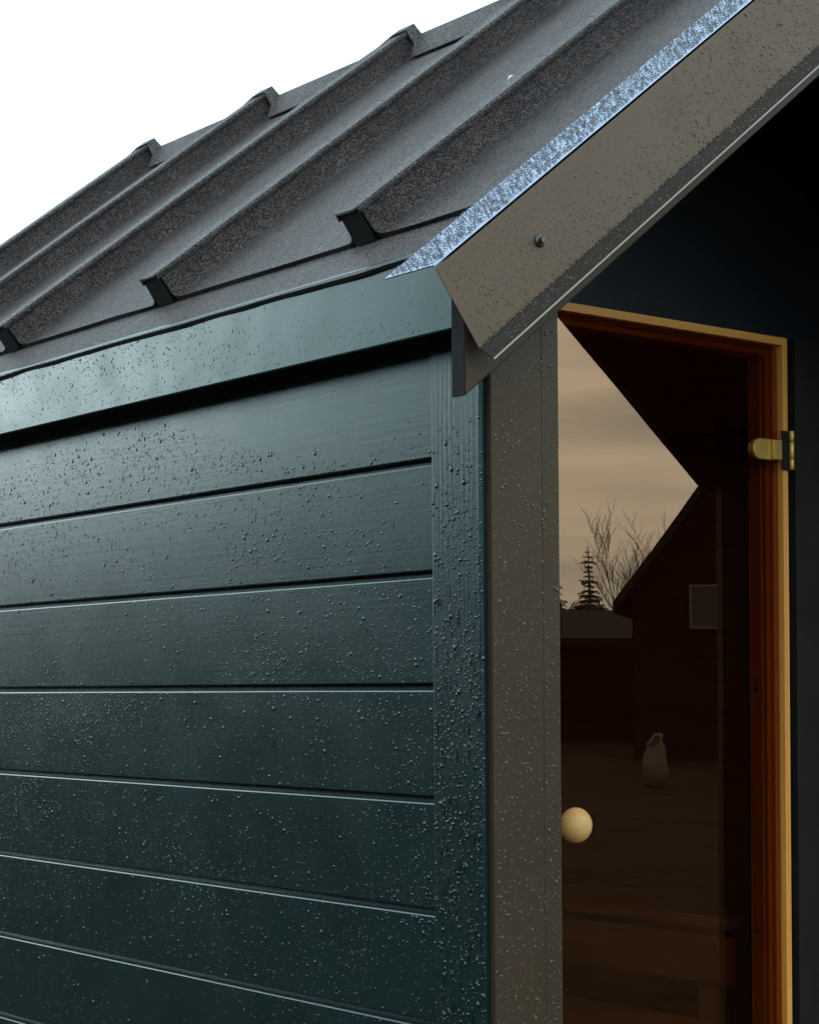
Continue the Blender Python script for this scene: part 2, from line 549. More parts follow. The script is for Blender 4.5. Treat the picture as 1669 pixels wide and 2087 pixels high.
def strip_y(x0, x1, y0, y1, h, th, K=60, wob=0.0015, seed=0.0):
    """felt sheet lying on the slope, lower edge along y, slightly wavy"""
    v, f = [], []
    for q in range(K + 1):
        y = y0 + (y1 - y0) * q / K
        e = wob * noise.noise(Vector((y * 9, seed, 0))) * 1.6
        l = 0.0010 * (1 + noise.noise(Vector((y * 6, seed, 9))))
        v += [roof(x0 + e, y, h + l), roof(x0 + 0.012 + e, y, h), roof(x1, y, h), roof(x1, y, h - th), roof(x0 + e, y, h - th + l)]
    for q in range(K):
        a, b = q * 5, q * 5 + 5
        for i in range(5):
            j = (i + 1) % 5
            f.append((a + i, a + j, b + j, b + i))
    f += [(0, 1, 2, 3, 4), tuple(K * 5 + i for i in range(5))]
    me = mesh('strip', v, f)
    return me

def edge_black(me):
    """lower cut edge of a felt sheet shows bitumen"""
    for p in me.polygons:
        if p.normal.dot(-DR) > 0.75:
            p.material_index = 1
    return me

put('starter_strip', edge_black(strip_y(XE, 0.12, -0.030, Y_END, -0.0055, 0.0055, 90, 0.002, 3.3)), M['felt'], deck, extra=(M['bitumen'],))

def bay_profile(y0, y1, front):
    """(y, h) of the felt in one bay: up the back of the batten in front, flat, up the front of the batten behind"""
    P = []
    P += [(y0 + 0.000, BH - 0.006), (y0 + 0.0015, 0.020), (y0 + 0.003, 0.007), (y0 + 0.008, 0.0018), (y0 + 0.018, 0.0), (y0 + 0.035, 0.0)] if front else [(y0, 0.0)]
    nflat = 10
    ya, yb = (y0 + 0.035 if front else y0), y1 - 0.045
    for i in range(1, nflat):
        P.append((ya + (yb - ya) * i / nflat, 0.0))
    P += [(y1 - 0.045, 0.0), (y1 - 0.022, 0.0004), (y1 - 0.011, 0.0018), (y1 - 0.006, 0.0048), (y1 - 0.0035, 0.0100), (y1 - 0.0020, 0.0250), (y1 - 0.0005, BH - 0.002)]
    return P

def felt_bay(y0, y1, front, seed):
    P = bay_profile(y0, y1, front)
    K = 44
    n = len(P)
    v, f = [], []
    for s in range(K + 1):
        for (y, h) in P:
            x = XM + (RX + SP * h - 0.0005 - XM) * (s / K)
            fl = max(0.0, 1 - h / 0.02)
            amp = 0.0016 * noise.noise(Vector((x * 5, y * 5, seed)))
            side = 0.0012 * noise.noise(Vector((x * 7, h * 12, seed + 4))) * (1 - fl)
            e = 0.002 * noise.noise(Vector((y * 9, seed, 0))) if s == 0 else 0
            v.append(roof(x + e, y + side, h + amp * fl + (0.0012 if s == 0 else 0)))
    for s in range(K):
        for i in range(n - 1):
            a = s * n + i
            f.append((a, a + 1, a + n + 1, a + n))
    base = len(v)
    for (y, h) in P:                       # cut lower edge
        v.append(roof(XM + 0.0005, y, h - 0.0055))
    me_f = len(f)
    for i in range(n - 1):
        f.append((i, i + 1, base + i + 1, base + i))
    me = bpy.data.meshes.new('bay')
    me.from_pydata([tuple(q) for q in v], [], f)
    for p in me.polygons:
        p.use_smooth = p.index < me_f
        if p.index >= me_f:
            p.material_index = 1
    return me

def batten(y0):
    """timber batten with black cut end"""
    P = [(y0 + 0.002, -0.004), (y0 + 0.002, BH - 0.003), (y0 + BW - 0.002, BH - 0.003), (y0 + BW - 0.002, -0.004)]
    return extrude(P, 0, 1, lambda p, s: roof(XM - 0.002 if s == 0 else RX + SP * p[1] - 0.001, p[0], p[1]))

def cap(y0, seed):
    """felt strip wrapped over a batten top"""
    K = 60
    P = [(y0 - 0.0035, BH - 0.006), (y0 - 0.0045, BH - 0.001), (y0 - 0.002, BH + 0.0028), (y0 + 0.010, BH + 0.001), (y0 + BW - 0.010, BH + 0.001), (y0 + BW + 0.002, BH + 0.002), (y0 + BW + 0.003, BH - 0.010)]
    n = len(P)
    v, f = [], []
    for s in range(K + 1):
        for i, (y, h) in enumerate(P):
            x = XM - 0.004 + (RX + SP * h + 0.002 - XM) * s / K
            w = 0.0010 * noise.noise(Vector((x * 6, seed, i * 0.2)))
            hh = 0.0009 * noise.noise(Vector((x * 5, seed + 3, 0)))
            e = (0.0018 * noise.noise(Vector((x * 30, seed, 1))) if i == 0 else 0)
            v.append(roof(x, y + w, h + hh + e))
    for s in range(K):
        for i in range(n - 1):
            a = s * n + i
            f.append((a, a + 1, a + n + 1, a + n))
    me = bpy.data.meshes.new('cap')
    me.from_pydata([tuple(q) for q in v], [], f)
    bm = bmesh.new()
    bm.from_mesh(me)
    bmesh.ops.recalc_face_normals(bm, faces=bm.faces)
    bmesh.ops.solidify(bm, geom=bm.faces[:], thickness=0.0030)
    bm.to_mesh(me)
    bm.free()
    return me

ys = [YB + i * YS for i in range(5)]
starts = [-0.028] + [y + BW for y in ys]
ends = ys + [Y_END]
for i, (a, b) in enumerate(zip(starts, ends)):
    if i == 5:
        P_last = strip_y(XM, RX - 0.02, a, b, 0.0, 0.005, 6, 0.001, 8.0)
        put('felt_sheet', P_last, M['felt'], deck)
    else:
        put('felt_sheet', felt_bay(a, b, i > 0, i * 3.7), M['felt'], deck, extra=(M['bitumen'],))
for i, y in enumerate(ys):
    put('roof_batten', batten(y), M['bitumen'], deck)
    put('batten_cap', cap(y, i * 5.1), M['felt'], deck)
# right slope: plain felt with the same battens
put('felt_sheet', (lambda me: (me.transform(Matrix.Translation((W, 0, 0)) @ Matrix.Scale(-1, 4, (1, 0, 0))), me.flip_normals(), me)[2])(strip_y(XE, RX, -0.03, Y_END, 0.0, 0.006, 30, 0.002, 1.0)), M['felt'], deck)
for i, y in enumerate(ys):
    me = batten(y)
    me.transform(Matrix.Translation((W, 0, 0)) @ Matrix.Scale(-1, 4, (1, 0, 0)))
    me.flip_normals()
    put('roof_batten', me, M['felt'], deck)

def ridge_cap():
    """felt draped over the ridge: tents over each batten, lies flat between"""
    def hh(y):
        best = 0.0045
        for yb in ys:
            if yb - 0.002 <= y <= yb + BW:
                t = BH + 0.004
            elif y < yb:
                t = BH + 0.004 - (yb - y) / 0.045 * BH
            else:
                t = BH + 0.004 - (y - yb - BW) / 0.22 * BH
            best = max(best, t)
        return best
    cols = [-0.03]
    for yb in ys:
        cols += [yb - 0.16, yb - 0.10, yb - 0.055, yb - 0.0445, yb - 0.028, yb - 0.010, yb - 0.002, yb + 0.012, yb + BW - 0.01, yb + BW, yb + BW + 0.05, yb + BW + 0.14, yb + BW + 0.25]
    cols.append(Y_END + 0.004)
    cols = sorted(c for c in cols if -0.031 <= c <= Y_END + 0.005)
    rows = [-0.042, -0.030, -0.016, -0.005, 0.0]
    v, f = [], []
    nr_ = 2 * len(rows) - 1
    for y in cols:
        h0 = hh(y)
        e = 0.005 * noise.noise(Vector((y * 8, 2.2, 0)))
        left = []
        for j, r_ in enumerate(rows):
            h = max(h0, 0.0045 + 0.024 * (1 + r_ / 0.042))
            x = RX + SP * (h + 0.002) + r_ * (1.0 if h0 < 0.006 else 0.5) + (e if j == 0 and h0 < 0.006 else 0)
            p = roof(x, y, h + 0.002)
            if j == len(rows) - 1:
                p = Vector((RX, y, RO + TP * RX + (h + 0.002) / CP))
            elif p.x > RX - 0.001:
                p.x = RX - 0.001
            left.append(p)
        v += left + [mir(p) for p in reversed(left[:-1])]
    for i in range(len(cols) - 1):
        for j in range(nr_ - 1):
            a = i * nr_ + j
            f.append((a, a + 1, a + nr_ + 1, a + nr_))
    me = bpy.data.meshes.new('ridge')
    me.from_pydata([tuple(q) for q in v], [], f)
    bm = bmesh.new()
    bm.from_mesh(me)
    bmesh.ops.recalc_face_normals(bm, faces=bm.faces)
    bmesh.ops.solidify(bm, geom=bm.faces[:], thickness=0.0035)
    bm.to_mesh(me)
    bm.free()
    return me
put('ridge_cap', ridge_cap(), M['felt'], deck, 'felt ridge cap tented over the batten ends')

# rear barge edge
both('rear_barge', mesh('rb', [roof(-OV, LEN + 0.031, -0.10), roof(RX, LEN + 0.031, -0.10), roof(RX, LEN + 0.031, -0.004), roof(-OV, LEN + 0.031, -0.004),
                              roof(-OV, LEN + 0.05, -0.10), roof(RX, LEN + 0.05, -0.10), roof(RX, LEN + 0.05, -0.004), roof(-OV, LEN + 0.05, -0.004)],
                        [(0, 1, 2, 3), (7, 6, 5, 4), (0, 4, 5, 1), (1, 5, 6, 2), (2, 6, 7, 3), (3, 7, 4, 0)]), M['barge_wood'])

# ------------------------------------------------------------------ front barge
def wood_barge(drop=0.0):
    y0, y1 = -0.030, -0.0032
    xw = -0.0609
    zb = 1.8479
    zt = RO + TP * xw - 0.02
    xr = RX - 0.0006
    pts = [(xw, zb - drop), (xr, zb - drop + TP * (xr - xw)), (xr, RO + TP * xr - 0.02), (xw, zt)]
    v = [(x, y, z) for y in (y0, y1) for (x, z) in pts]
    me = mesh('wood_barge', v, [(0, 1, 2, 3), (7, 6, 5, 4), (0, 4, 5, 1), (1, 5, 6, 2), (2, 6, 7, 3), (3, 7, 4, 0)])
    bev(me, 0.0022, 2)
    for p in me.polygons:
        if p.normal.x < -0.8:
            p.material_index = 1
    return me
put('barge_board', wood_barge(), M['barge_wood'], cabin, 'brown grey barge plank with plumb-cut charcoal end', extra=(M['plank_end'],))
me = wood_barge(0.058)
me.transform(Matrix.Translation((W, 0, 0)) @ Matrix.Scale(-1, 4, (1, 0, 0)))
me.flip_normals()
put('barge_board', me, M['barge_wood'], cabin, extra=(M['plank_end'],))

T0 = Vector((-0.1233, -0.05, 1.9915))
BHT = 0.1111
def flash_face(side):
    """brown steel: face, drip lip kicked outwards, thin hem; each a bent sheet with thickness"""
    Ls = (RX - T0.x) / CP - (0.0 if side else 0.0)
    return Ls
LS = (RX - T0.x) / CP
def sheet(path, th, s0=0.0, s1=None, K=24, wob=0.0):
    """path: list of (dy, dn) offsets from T0 in (y, -normal); swept up the slope with vertical cut at the ridge"""
    s1 = LS if s1 is None else s1
    n = len(path)
    v, f = [], []
    for q in range(K + 1):
        for (dy, dn) in path:
            smax = s1 - dn * TP if s1 >= LS - 1e-6 else s1
            s = s0 + (smax - s0) * q / K
            w = wob * noise.noise(Vector((s * 3, dn * 9, 0.7)))
            v.append(T0 + DR * s + Vector((0, dy + w, 0)) - NR * dn)
    for q in range(K):
        for i in range(n - 1):
            a = q * n + i
            f.append((a, a + 1, a + n + 1, a + n))
    me = bpy.data.meshes.new('sheet')
    me.from_pydata([tuple(p) for p in v], [], f)
    bm = bmesh.new()
    bm.from_mesh(me)
    bmesh.ops.recalc_face_normals(bm, faces=bm.faces)
    bmesh.ops.solidify(bm, geom=bm.faces[:], thickness=th)
    bmesh.ops.recalc_face_normals(bm, faces=bm.faces)
    bm.to_mesh(me)
    bm.free()
    return me
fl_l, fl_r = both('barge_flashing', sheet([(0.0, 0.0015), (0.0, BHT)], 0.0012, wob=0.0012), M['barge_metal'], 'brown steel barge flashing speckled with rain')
M['lip'] = metal_paint('shade_darkened_steel', (0.036, 0.025, 0.017), 0.1, 0.6, 0.12)  # same coated steel as the face; the lip's shade is put into a darker base
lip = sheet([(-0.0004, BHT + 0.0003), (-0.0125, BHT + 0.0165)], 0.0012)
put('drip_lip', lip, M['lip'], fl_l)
hem = sheet([(-0.0128, BHT + 0.0166), (-0.0134, BHT + 0.0180), (-0.0120, BHT + 0.0186), (-0.0030, BHT + 0.0150)], 0.0008)
put('hem', hem, M['hem'], fl_l)
flange = sheet([(0.0004, -0.0030), (0.0949, -0.0030)], 0.0014, wob=0.0)
put('top_flange', flange, M['flange'], fl_l, 'wet steel top flange covered in water beads, sky sheen in its pale colour')
put('flashing_backing', mesh('fb', [T0 + DR * 0.09 + Vector((0, dy, 0)) - NR * dn for dy in (0.004, 0.0185) for dn in (0.006, 0.09)] +
                            [T0 + DR * (LS - 0.12) + Vector((0, dy, 0)) - NR * dn for dy in (0.004, 0.0185) for dn in (0.006, 0.09)],
                            [(0, 1, 3, 2), (4, 6, 7, 5), (0, 4, 5, 1), (2, 3, 7, 6), (0, 2, 6, 4), (1, 5, 7, 3)]), M['black'], fl_l)
me = sheet([(0.0949, -0.0030), (0.0, -0.0030), (0.0, BHT), (-0.0125, BHT + 0.0165)], 0.0012)
me.transform(Matrix.Translation((W, 0, 0)) @ Matrix.Scale(-1, 4, (1, 0, 0)))
me.flip_normals()
put('top_flange', me, M['barge_metal'], fl_r)

# hex screw with washer
SC = Vector((0.0425, -0.0512, 2.0455))
wsh = put('screw', cyl(SC, (0, -1, 0), 0.0078, 0.0016, 24, 0.0068, 0.0), M['rubber'], fl_l, 'dark hex screw with washer')
ring = cyl(SC + Vector((0, -0.0016, 0)), (0, -1, 0), 0.0072, 0.0014, 24, 0.0050)
hexh = cyl(SC + Vector((0, -0.0030, 0)), (0, -1, 0), 0.0044, 0.0052, 6, 0.0042, 0.0002)
bmj = bmesh.new()
bmj.from_mesh(ring)
bmj.from_mesh(hexh)
me = bpy.data.meshes.new('screw_head')
bmj.to_mesh(me)
bmj.free()
me2 = me
for p in me2.polygons:
    p.use_smooth = False
o = put('screw_head', me2, M['screw'], fl_l)

# ------------------------------------------------------------------ recessed front wall and door
YW = 0.594
GX = 1.2613          # outer right edge of frame
GT = 2.1505           # outer top of frame
FX0 = GX - 0.69      # outer left edge
def wall_piece(x0, x1, z0, z1f, y0=YW, y1=YW + 0.10):
    """front wall panel whose top follows the roof"""
    pts = [(x0, z0), (x1, z0)]
    def top(x):
        xl = min(x, W - x)
        return RO + TP * xl - 0.05
    if z1f is None:
        pts.append((x1, top(x1)))
        if x0 < RX < x1:
            pts.append((RX, top(RX)))
        pts.append((x0, top(x0)))
    else:
        pts += [(x1, z1f), (x0, z1f)]
    n = len(pts)
    v = [(x, y, z) for y in (y0, y1) for (x, z) in pts]
    f = [tuple(range(n)), tuple(range(2 * n - 1, n - 1, -1))] + [(i, (i + 1) % n, n + (i + 1) % n, n + i) for i in range(n)]
    return mesh('wall', v, f)
put('front_wall', wall_piece(0.0625, FX0 - 0.020, FLOOR, None), M['porch'], cabin)
put('front_wall', wall_piece(GX + 0.020, W - 0.0625, FLOOR, None), M['porch'], cabin)
put('front_wall', wall_piece(FX0 - 0.0195, GX + 0.0195, GT + 0.004, None), M['porch'], cabin)
put('door_casing', box(GX + 0.0200, GX + 0.125, YW - 0.016, YW - 0.0005, FLOOR, GT + 0.004, 0.0012), M['casing'], cabin)
put('door_casing', box(FX0 - 0.125, FX0 - 0.020, YW - 0.016, YW - 0.0005, FLOOR, GT + 0.004, 0.0012), M['casing'], cabin)
put('door_gap', box(GX + 0.0012, GX + 0.0190, YW + 0.006, YW + 0.09, FLOOR, GT + 0.003), M['black'], cabin)
put('door_gap', box(FX0 - 0.0190, FX0 - 0.0012, YW + 0.006, YW + 0.09, FLOOR, GT + 0.003), M['black'], cabin)

YF = 0.580
# jamb profile (x from outer edge inward, y)
jp = [(0.0, YF), (0.0143, YF), (0.0143, YF + 0.0215), (0.0200, YF + 0.0225), (0.0200, YF + 0.029), (0.0310, YF + 0.029), (0.0310, YF + 0.038), (0.0330, YF + 0.040), (0.0330, 0.650), (0.0, 0.650)]
for q in (0, 1):
    def mp(p, s, q=q):
        return Vector((GX - p[0] if q == 0 else FX0 + p[0], p[1], FLOOR + 0.012 if s == 0 else GT - p[0] - 0.0003))
    put('frame_jamb', extrude(jp, 0, 1, mp), M['pine_v'], cabin, 'oiled orange pine door jamb')
put('frame_head', extrude(jp, 0, 1, lambda p, s: Vector((FX0 + p[0] if s == 0 else GX - p[0], p[1], GT - p[0]))), M['pine_h'], cabin, 'oiled orange pine door head')
# screws in the jamb lining
for zz in (1.4866, 1.0264):
    put('jamb_screw', cyl((GX - 0.0332, 0.634, zz), (-1, 0, 0), 0.0045, 0.0010, 12, 0.0038), M['screw'], cabin)

GY = 0.592
door = put('glass_door', box(FX0 + 0.0150, GX - 0.0150, GY, GY + 0.008, FLOOR + 0.030, GT - 0.0150, 0.0008, 1), M['glass'], cabin, 'bronze tinted frameless glass door reflecting sky and bare trees')

def lathe(prof, c, axis, n=32):
    ax = Vector(axis).normalized()
    t = ax.orthogonal().normalized()
    b = ax.cross(t)
    c = Vector(c)
    v, f = [], []
    for (r_, h) in prof:
        for i in range(n):
            a = 2 * math.pi * i / n
            v.append(c + ax * h + (t * math.cos(a) + b * math.sin(a)) * r_)
    K = len(prof)
    for q in range(K - 1):
        for i in range(n):
            f.append((q * n + i, q * n + (i + 1) % n, (q + 1) * n + (i + 1) % n, (q + 1) * n + i))
    f += [tuple(range(n)), tuple((K - 1) * n + i for i in range(n))]
    me = mesh('lathe', v, f)
    for p in me.polygons:
        p.use_smooth = len(p.vertices) == 4
    return me
KC = Vector((0.6780, GY, 1.2602))
kr = 0.0305
kp = [(0.011, 0.0), (0.011, 0.007)]
for i in range(3, 20):
    a = math.pi * i / 20
    kp.append((kr * math.sin(a), 0.035 - kr * 0.84 * math.cos(a)))
kp.append((0.001, 0.035 + kr * 0.84))
put('door_knob', lathe(kp, KC, (0, -1, 0)), M['knob'], door, 'round turned birch knob')

# hinge: rounded glass clamp, knuckle, leaf
HZ = 1.9375
def clamp(x0, x1, z, hw, y0, y1):
    pts = [(x1, z - hw), (x1, z + hw), (x0 + hw, z + hw)]
    for i in range(1, 12):
        a = math.pi / 2 + math.pi * i / 12
        pts.append((x0 + hw + hw * math.cos(a), z + hw * math.sin(a)))
    pts.append((x0 + hw, z - hw))
    n = len(pts)
    v = [(x, y, zz) for y in (y0, y1) for (x, zz) in pts]
    f = [tuple(range(n)), tuple(range(2 * n - 1, n - 1, -1))] + [(i, (i + 1) % n, n + (i + 1) % n, n + i) for i in range(n)]
    return bev(mesh('clamp', v, f), 0.0012, 2)
hz = put('hinge', clamp(1.1700, 1.2300, HZ, 0.0195, GY - 0.0075, GY - 0.0003), M['brass'], door, 'brass hinge clamp with rounded end')
put('hinge_arm', box(1.2180, 1.2560, 0.5775, 0.5842, HZ - 0.0185, HZ + 0.0185, 0.001), M['brass'], door)
put('hinge_leaf', box(1.2415, 1.2600, YF - 0.0045, YF - 0.0005, HZ - 0.037, HZ + 0.037, 0.0006), M['bitumen'], door)
for a, b in ((-0.0365, -0.0165), (-0.0155, 0.0155), (0.0165, 0.0365)):
    me = lathe([(0.0050, a), (0.0056, a + 0.0008), (0.0056, b - 0.0008), (0.0050, b)], (1.2615, YF - 0.0085, HZ), (0, 0, 1), 16)
    put('hinge_knuckle', me, M['brass'], door)

# ------------------------------------------------------------------ porch and interior
put('porch_floor', box(0.02, W - 0.02, 0.0, YW - 0.001, FLOOR - 0.03, FLOOR - 0.001), M['porch'], cabin)
put('room_floor', box(0.06, W - 0.06, YW + 0.101, LEN - 0.02, FLOOR - 0.03, FLOOR - 0.001), M['pine_in'], cabin)
put('rear_wall', wall_piece(0.0525, W - 0.0525, FLOOR, None, LEN - 0.03, LEN), M['pine_in'], cabin)
for q in range(14):
    z0 = FLOOR + 0.13 * q
    if z0 + 0.124 > 2.08:
        break
    put('lining_board', box(W - 0.080, W - 0.0625, 0.69, LEN - 0.031, z0, z0 + 0.129, 0.002, 1), M['pine_in'], cabin)
both('ceiling_lining', mesh('cl', [roof(xx, yy, hh) for hh in (-0.06, -0.072) for xx, yy in ((0.06, 0.70), (RX - 0.001, 0.70), (RX - 0.001, LEN - 0.031), (0.06, LEN - 0.031))], [(0, 1, 2, 3), (7, 6, 5, 4), (0, 4, 5, 1), (1, 5, 6, 2), (2, 6, 7, 3), (3, 7, 4, 0)]), M['pine_in'])
put('lining_panel', box(0.0625, 0.075, 0.69, LEN - 0.031, FLOOR, 2.08), M['pine_in'], cabin)
for q in (0, 1):
    put('cabin_base', box(0.03, W - 0.03, 0.02 if q == 0 else LEN - 0.14, 0.14 if q == 0 else LEN - 0.02, -0.06, FLOOR - 0.031), M['black'], cabin)

bench = empty('sauna_bench', (1.56, 1.5, FLOOR), 'slatted pine bench inside, behind the bronze glass door', 'bench')
for q in range(4):
    x0 = 1.305 + q * 0.115
    put('seat_slat', box(x0, x0 + 0.100, 0.78, LEN - 0.06, 1.005, 1.030, 0.004), M['pine_in'], bench)
for (z0, z1) in ((0.893, 0.990), (0.690, 0.815), (0.500, 0.625)):
    put('apron_board', box(1.312, 1.332, 0.78, LEN - 0.06, z0, z1, 0.003), M['pine_in'], bench)
for y in (0.84, LEN - 0.14):
    for x in (1.333, 1.70):
        put('leg', box(x, x + 0.045, y, y + 0.045, FLOOR - 0.001, 1.0045, 0.002), M['pine_in'], bench)

# ------------------------------------------------------------------ rain
def drops(name, pts, nrm, grav, rad, hgt, elong, mat, parent, label=None, seg=7):
    """one mesh of many low water domes; pts (n,3); nrm, grav unit vectors (3,) or (n,3)"""
    n = len(pts)
    nrm = np.broadcast_to(np.asarray(nrm, float), (n, 3))
    g = np.broadcast_to(np.asarray(grav, float), (n, 3))
    s = np.cross(nrm, g)
    ang = np.linspace(0, 2 * np.pi, seg, endpoint=False)
    rows = []
    for rr, hh in ((1.0, -0.08), (0.92, 0.42), (0.60, 0.82)):
        c = np.cos(ang)[None, :, None] * s[:, None, :] * rad[:, None, None]
        d_ = np.sin(ang)[None, :, None] * g[:, None, :] * (rad * elong)[:, None, None]
        # heavier towards the lower end
        sag = (1 + 0.22 * np.sin(ang))[None, :, None]
        p = pts[:, None, :] + (c * sag + d_) * rr + nrm[:, None, :] * (hgt * hh)[:, None, None]
        rows.append(p)
    top = (pts + nrm * hgt[:, None] + g * (rad * elong * 0.15)[:, None])[:, None, :]
    V = np.concatenate(rows + [top], axis=1).reshape(-1, 3)
    per = 3 * seg + 1
    F = []
    for r_ in range(2):
        for i in range(seg):
            j = (i + 1) % seg
            F.append((r_ * seg + i, r_ * seg + j, (r_ + 1) * seg + j, (r_ + 1) * seg + i))
    T = [(2 * seg + i, 2 * seg + (i + 1) % seg, 3 * seg) for i in range(seg)]
    base = (np.arange(n) * per)[:, None, None]
    q4 = (np.array(F)[None] + base).reshape(-1, 4)
    t3 = (np.array(T)[None] + base).reshape(-1, 3)
    me = bpy.data.meshes.new(name)
    me.vertices.add(len(V))
    me.vertices.foreach_set('co', V.astype(np.float32).ravel())
    nl = q4.size + t3.size
    me.loops.add(nl)
    me.loops.foreach_set('vertex_index', np.concatenate([q4.ravel(), t3.ravel()]).astype(np.int32))
    npoly = len(q4) + len(t3)
    me.polygons.add(npoly)
    st = np.concatenate([np.arange(len(q4)) * 4, q4.size + np.arange(len(t3)) * 3]).astype(np.int32)
    me.polygons.foreach_set('loop_start', st)
    me.polygons.foreach_set('use_smooth', np.ones(npoly, bool))
    me.update(calc_edges=True)
    bm = bmesh.new()
    bm.from_mesh(me)
    bmesh.ops.recalc_face_normals(bm, faces=bm.faces)
    bm.to_mesh(me)
    bm.free()
    return put(name, me, mat, parent, label, kind='stuff')

def blobs(n, u0, u1, v0, v1, su, sv):
    """random density field made of soft blobs"""
    c = np.stack([rng.uniform(u0, u1, n), rng.uniform(v0, v1, n)], 1)
    a = rng.uniform(0.3, 1.0, n)
    def f(u, v):
        out = np.zeros_like(u)
        for (cu, cv), aa in zip(c, a):
            out += aa * np.exp(-((u - cu) / su) ** 2 - ((v - cv) / sv) ** 2)
        return out
    return f

# side wall boards
def on_board(y, z):
    k_ = np.floor((Z1 + PITCH - z) / PITCH)
    return np.array([board_wave(a, b) for a, b in zip(y, k_)])
N = 125000
y = rng.uniform(0.108, 1.42, N)
z = rng.uniform(0.86, 1.925, N)
fld = blobs(70, 0.1, 1.42, 0.86, 1.93, 0.10, 0.05)(y, z)
dens = 0.16 + 0.40 * np.clip(fld, 0, 1.6)
dry = 1.895 - 0.035 * np.sin(y * 5.0) - 0.03 * np.exp(-((y - 0.3) / 0.3) ** 2)
dens *= np.clip((dry - z) / 0.03, 0, 1)
dens *= np.where(z < 1.42, np.clip(0.16 + (z - 0.95) * 0.9, 0.10, 1.0), 1.0)
frac = ((z - Z1) / PITCH) % 1.0
dens *= np.where((frac > 0.915) | (frac < 0.012), 0.0, 1.0)
keep = rng.random(N) < dens * 0.80
y, z = y[keep], z[keep]
r_ = np.clip(rng.lognormal(math.log(0.00076), 0.46, len(y)), 0.0004, 0.0025)
drops('raindrops', np.stack([on_board(y, z), y, z], 1), (-1, 0, 0), (0, 0, -1), r_, r_ * rng.uniform(0.42, 0.68, len(r_)), rng.uniform(0.95, 1.5, len(r_)), M['drop_green'], cabin)
# runs on the boards and the corner board
n = 120
y = rng.uniform(0.11, 1.3, n)
z = rng.uniform(1.25, 1.75, n)
frac = ((z - Z1) / PITCH) % 1.0
ok = (frac > 0.15) & (frac < 0.75)
y, z = y[ok], z[ok]
r_ = rng.uniform(0.0006, 0.0011, len(y))
drops('rain_runs', np.stack([on_board(y, z), y, z], 1), (-1, 0, 0), (0, 0, -1), r_, r_ * 0.4, rng.uniform(4, 12, len(y)), M['run_green'], cabin)
N = 7500
y = rng.uniform(0.006, 0.103, N)
z = rng.uniform(0.86, 1.84, N)
dens = np.clip((1.84 - z) / 0.10, 0, 1) * np.where(z > 1.3, 0.50, 0.30)
keep = rng.random(N) < dens * 0.7
y, z = y[keep], z[keep]
r_ = np.clip(rng.lognormal(math.log(0.0009), 0.42, len(y)), 0.0004, 0.0025)
drops('raindrops', np.stack([np.full_like(y, -0.0042), y, z], 1), (-1, 0, 0), (0, 0, -1), r_, r_ * rng.uniform(0.6, 0.9, len(r_)), rng.uniform(1.0, 1.9, len(r_)), M['drop_green'], cabin)
n = 190
y = rng.uniform(0.010, 0.100, n)
z = rng.uniform(0.9, 1.62, n)
r_ = rng.uniform(0.0007, 0.0014, n)
drops('rain_runs', np.stack([np.full_like(y, -0.0042), y, z], 1), (-1, 0, 0), (0, 0, -1), r_, r_ * 0.5, rng.uniform(4, 14, n), M['run_green'], cabin)
# fascia
N = 1700
y = rng.uniform(-0.0, 1.6, N)
z = rng.uniform(ZF2 + 0.006, ZF1 - 0.004, N)
r_ = np.clip(rng.lognormal(math.log(0.00062), 0.32, N), 0.00035, 0.0013)
fx = np.array([-OV + 0.0012 * noise.noise(Vector((a * 1.7, 1.3, 0))) for a in y])
drops('raindrops', np.stack([fx, y, z], 1), (-1, 0, 0), (0, 0, -1), r_, r_ * 0.6, rng.uniform(1.0, 2.6, N), M['drop_fascia'], cabin)
# barge face
def barge_pts(s, dn, dy):
    b = np.array(T0)[None] + s[:, None] * np.array(DR)[None] - dn[:, None] * np.array(NR)[None]
    b[:, 1] += dy
    return b
N = 3000
s = rng.uniform(0.01, 1.05, N)
dn = rng.uniform(0.004, BHT - 0.002, N)
r_ = np.clip(rng.lognormal(math.log(0.00060), 0.32, N), 0.0003, 0.0017)
drops('raindrops', barge_pts(s, dn, -0.0004), (0, -1, 0), (0, 0, -1), r_, r_ * 0.55, rng.uniform(1.0, 1.7, N), M['drop_brown'], fl_l)
N = 420
s = rng.uniform(0.01, 1.05, N)
r_ = rng.uniform(0.0008, 0.0014, N)
drops('raindrops', barge_pts(s, rng.uniform(BHT - 0.002, BHT + 0.0005, N), -0.0004), (0, -1, 0), (0, 0, -1), r_, r_ * 0.8, rng.uniform(0.9, 1.5, N), M['drop_brown'], fl_l)
N = 500
s = rng.uniform(0.01, 1.05, N)
t = rng.uniform(0.1, 0.9, N)
p = barge_pts(s, BHT + 0.0003 + t * 0.0162, -0.0004)
p[:, 1] -= t * 0.0121
ln = (Vector((0, -1, 0)) * 0.0162 + NR * 0.0121).normalized()
lg = (Vector((0, -1, 0)) * 0.0121 - NR * 0.0162).normalized()
r_ = rng.uniform(0.0005, 0.0011, N)
drops('raindrops', p, tuple(ln), tuple(lg), r_, r_ * 0.6, rng.uniform(1.0, 1.5, N), M['drop_brown'], fl_l)
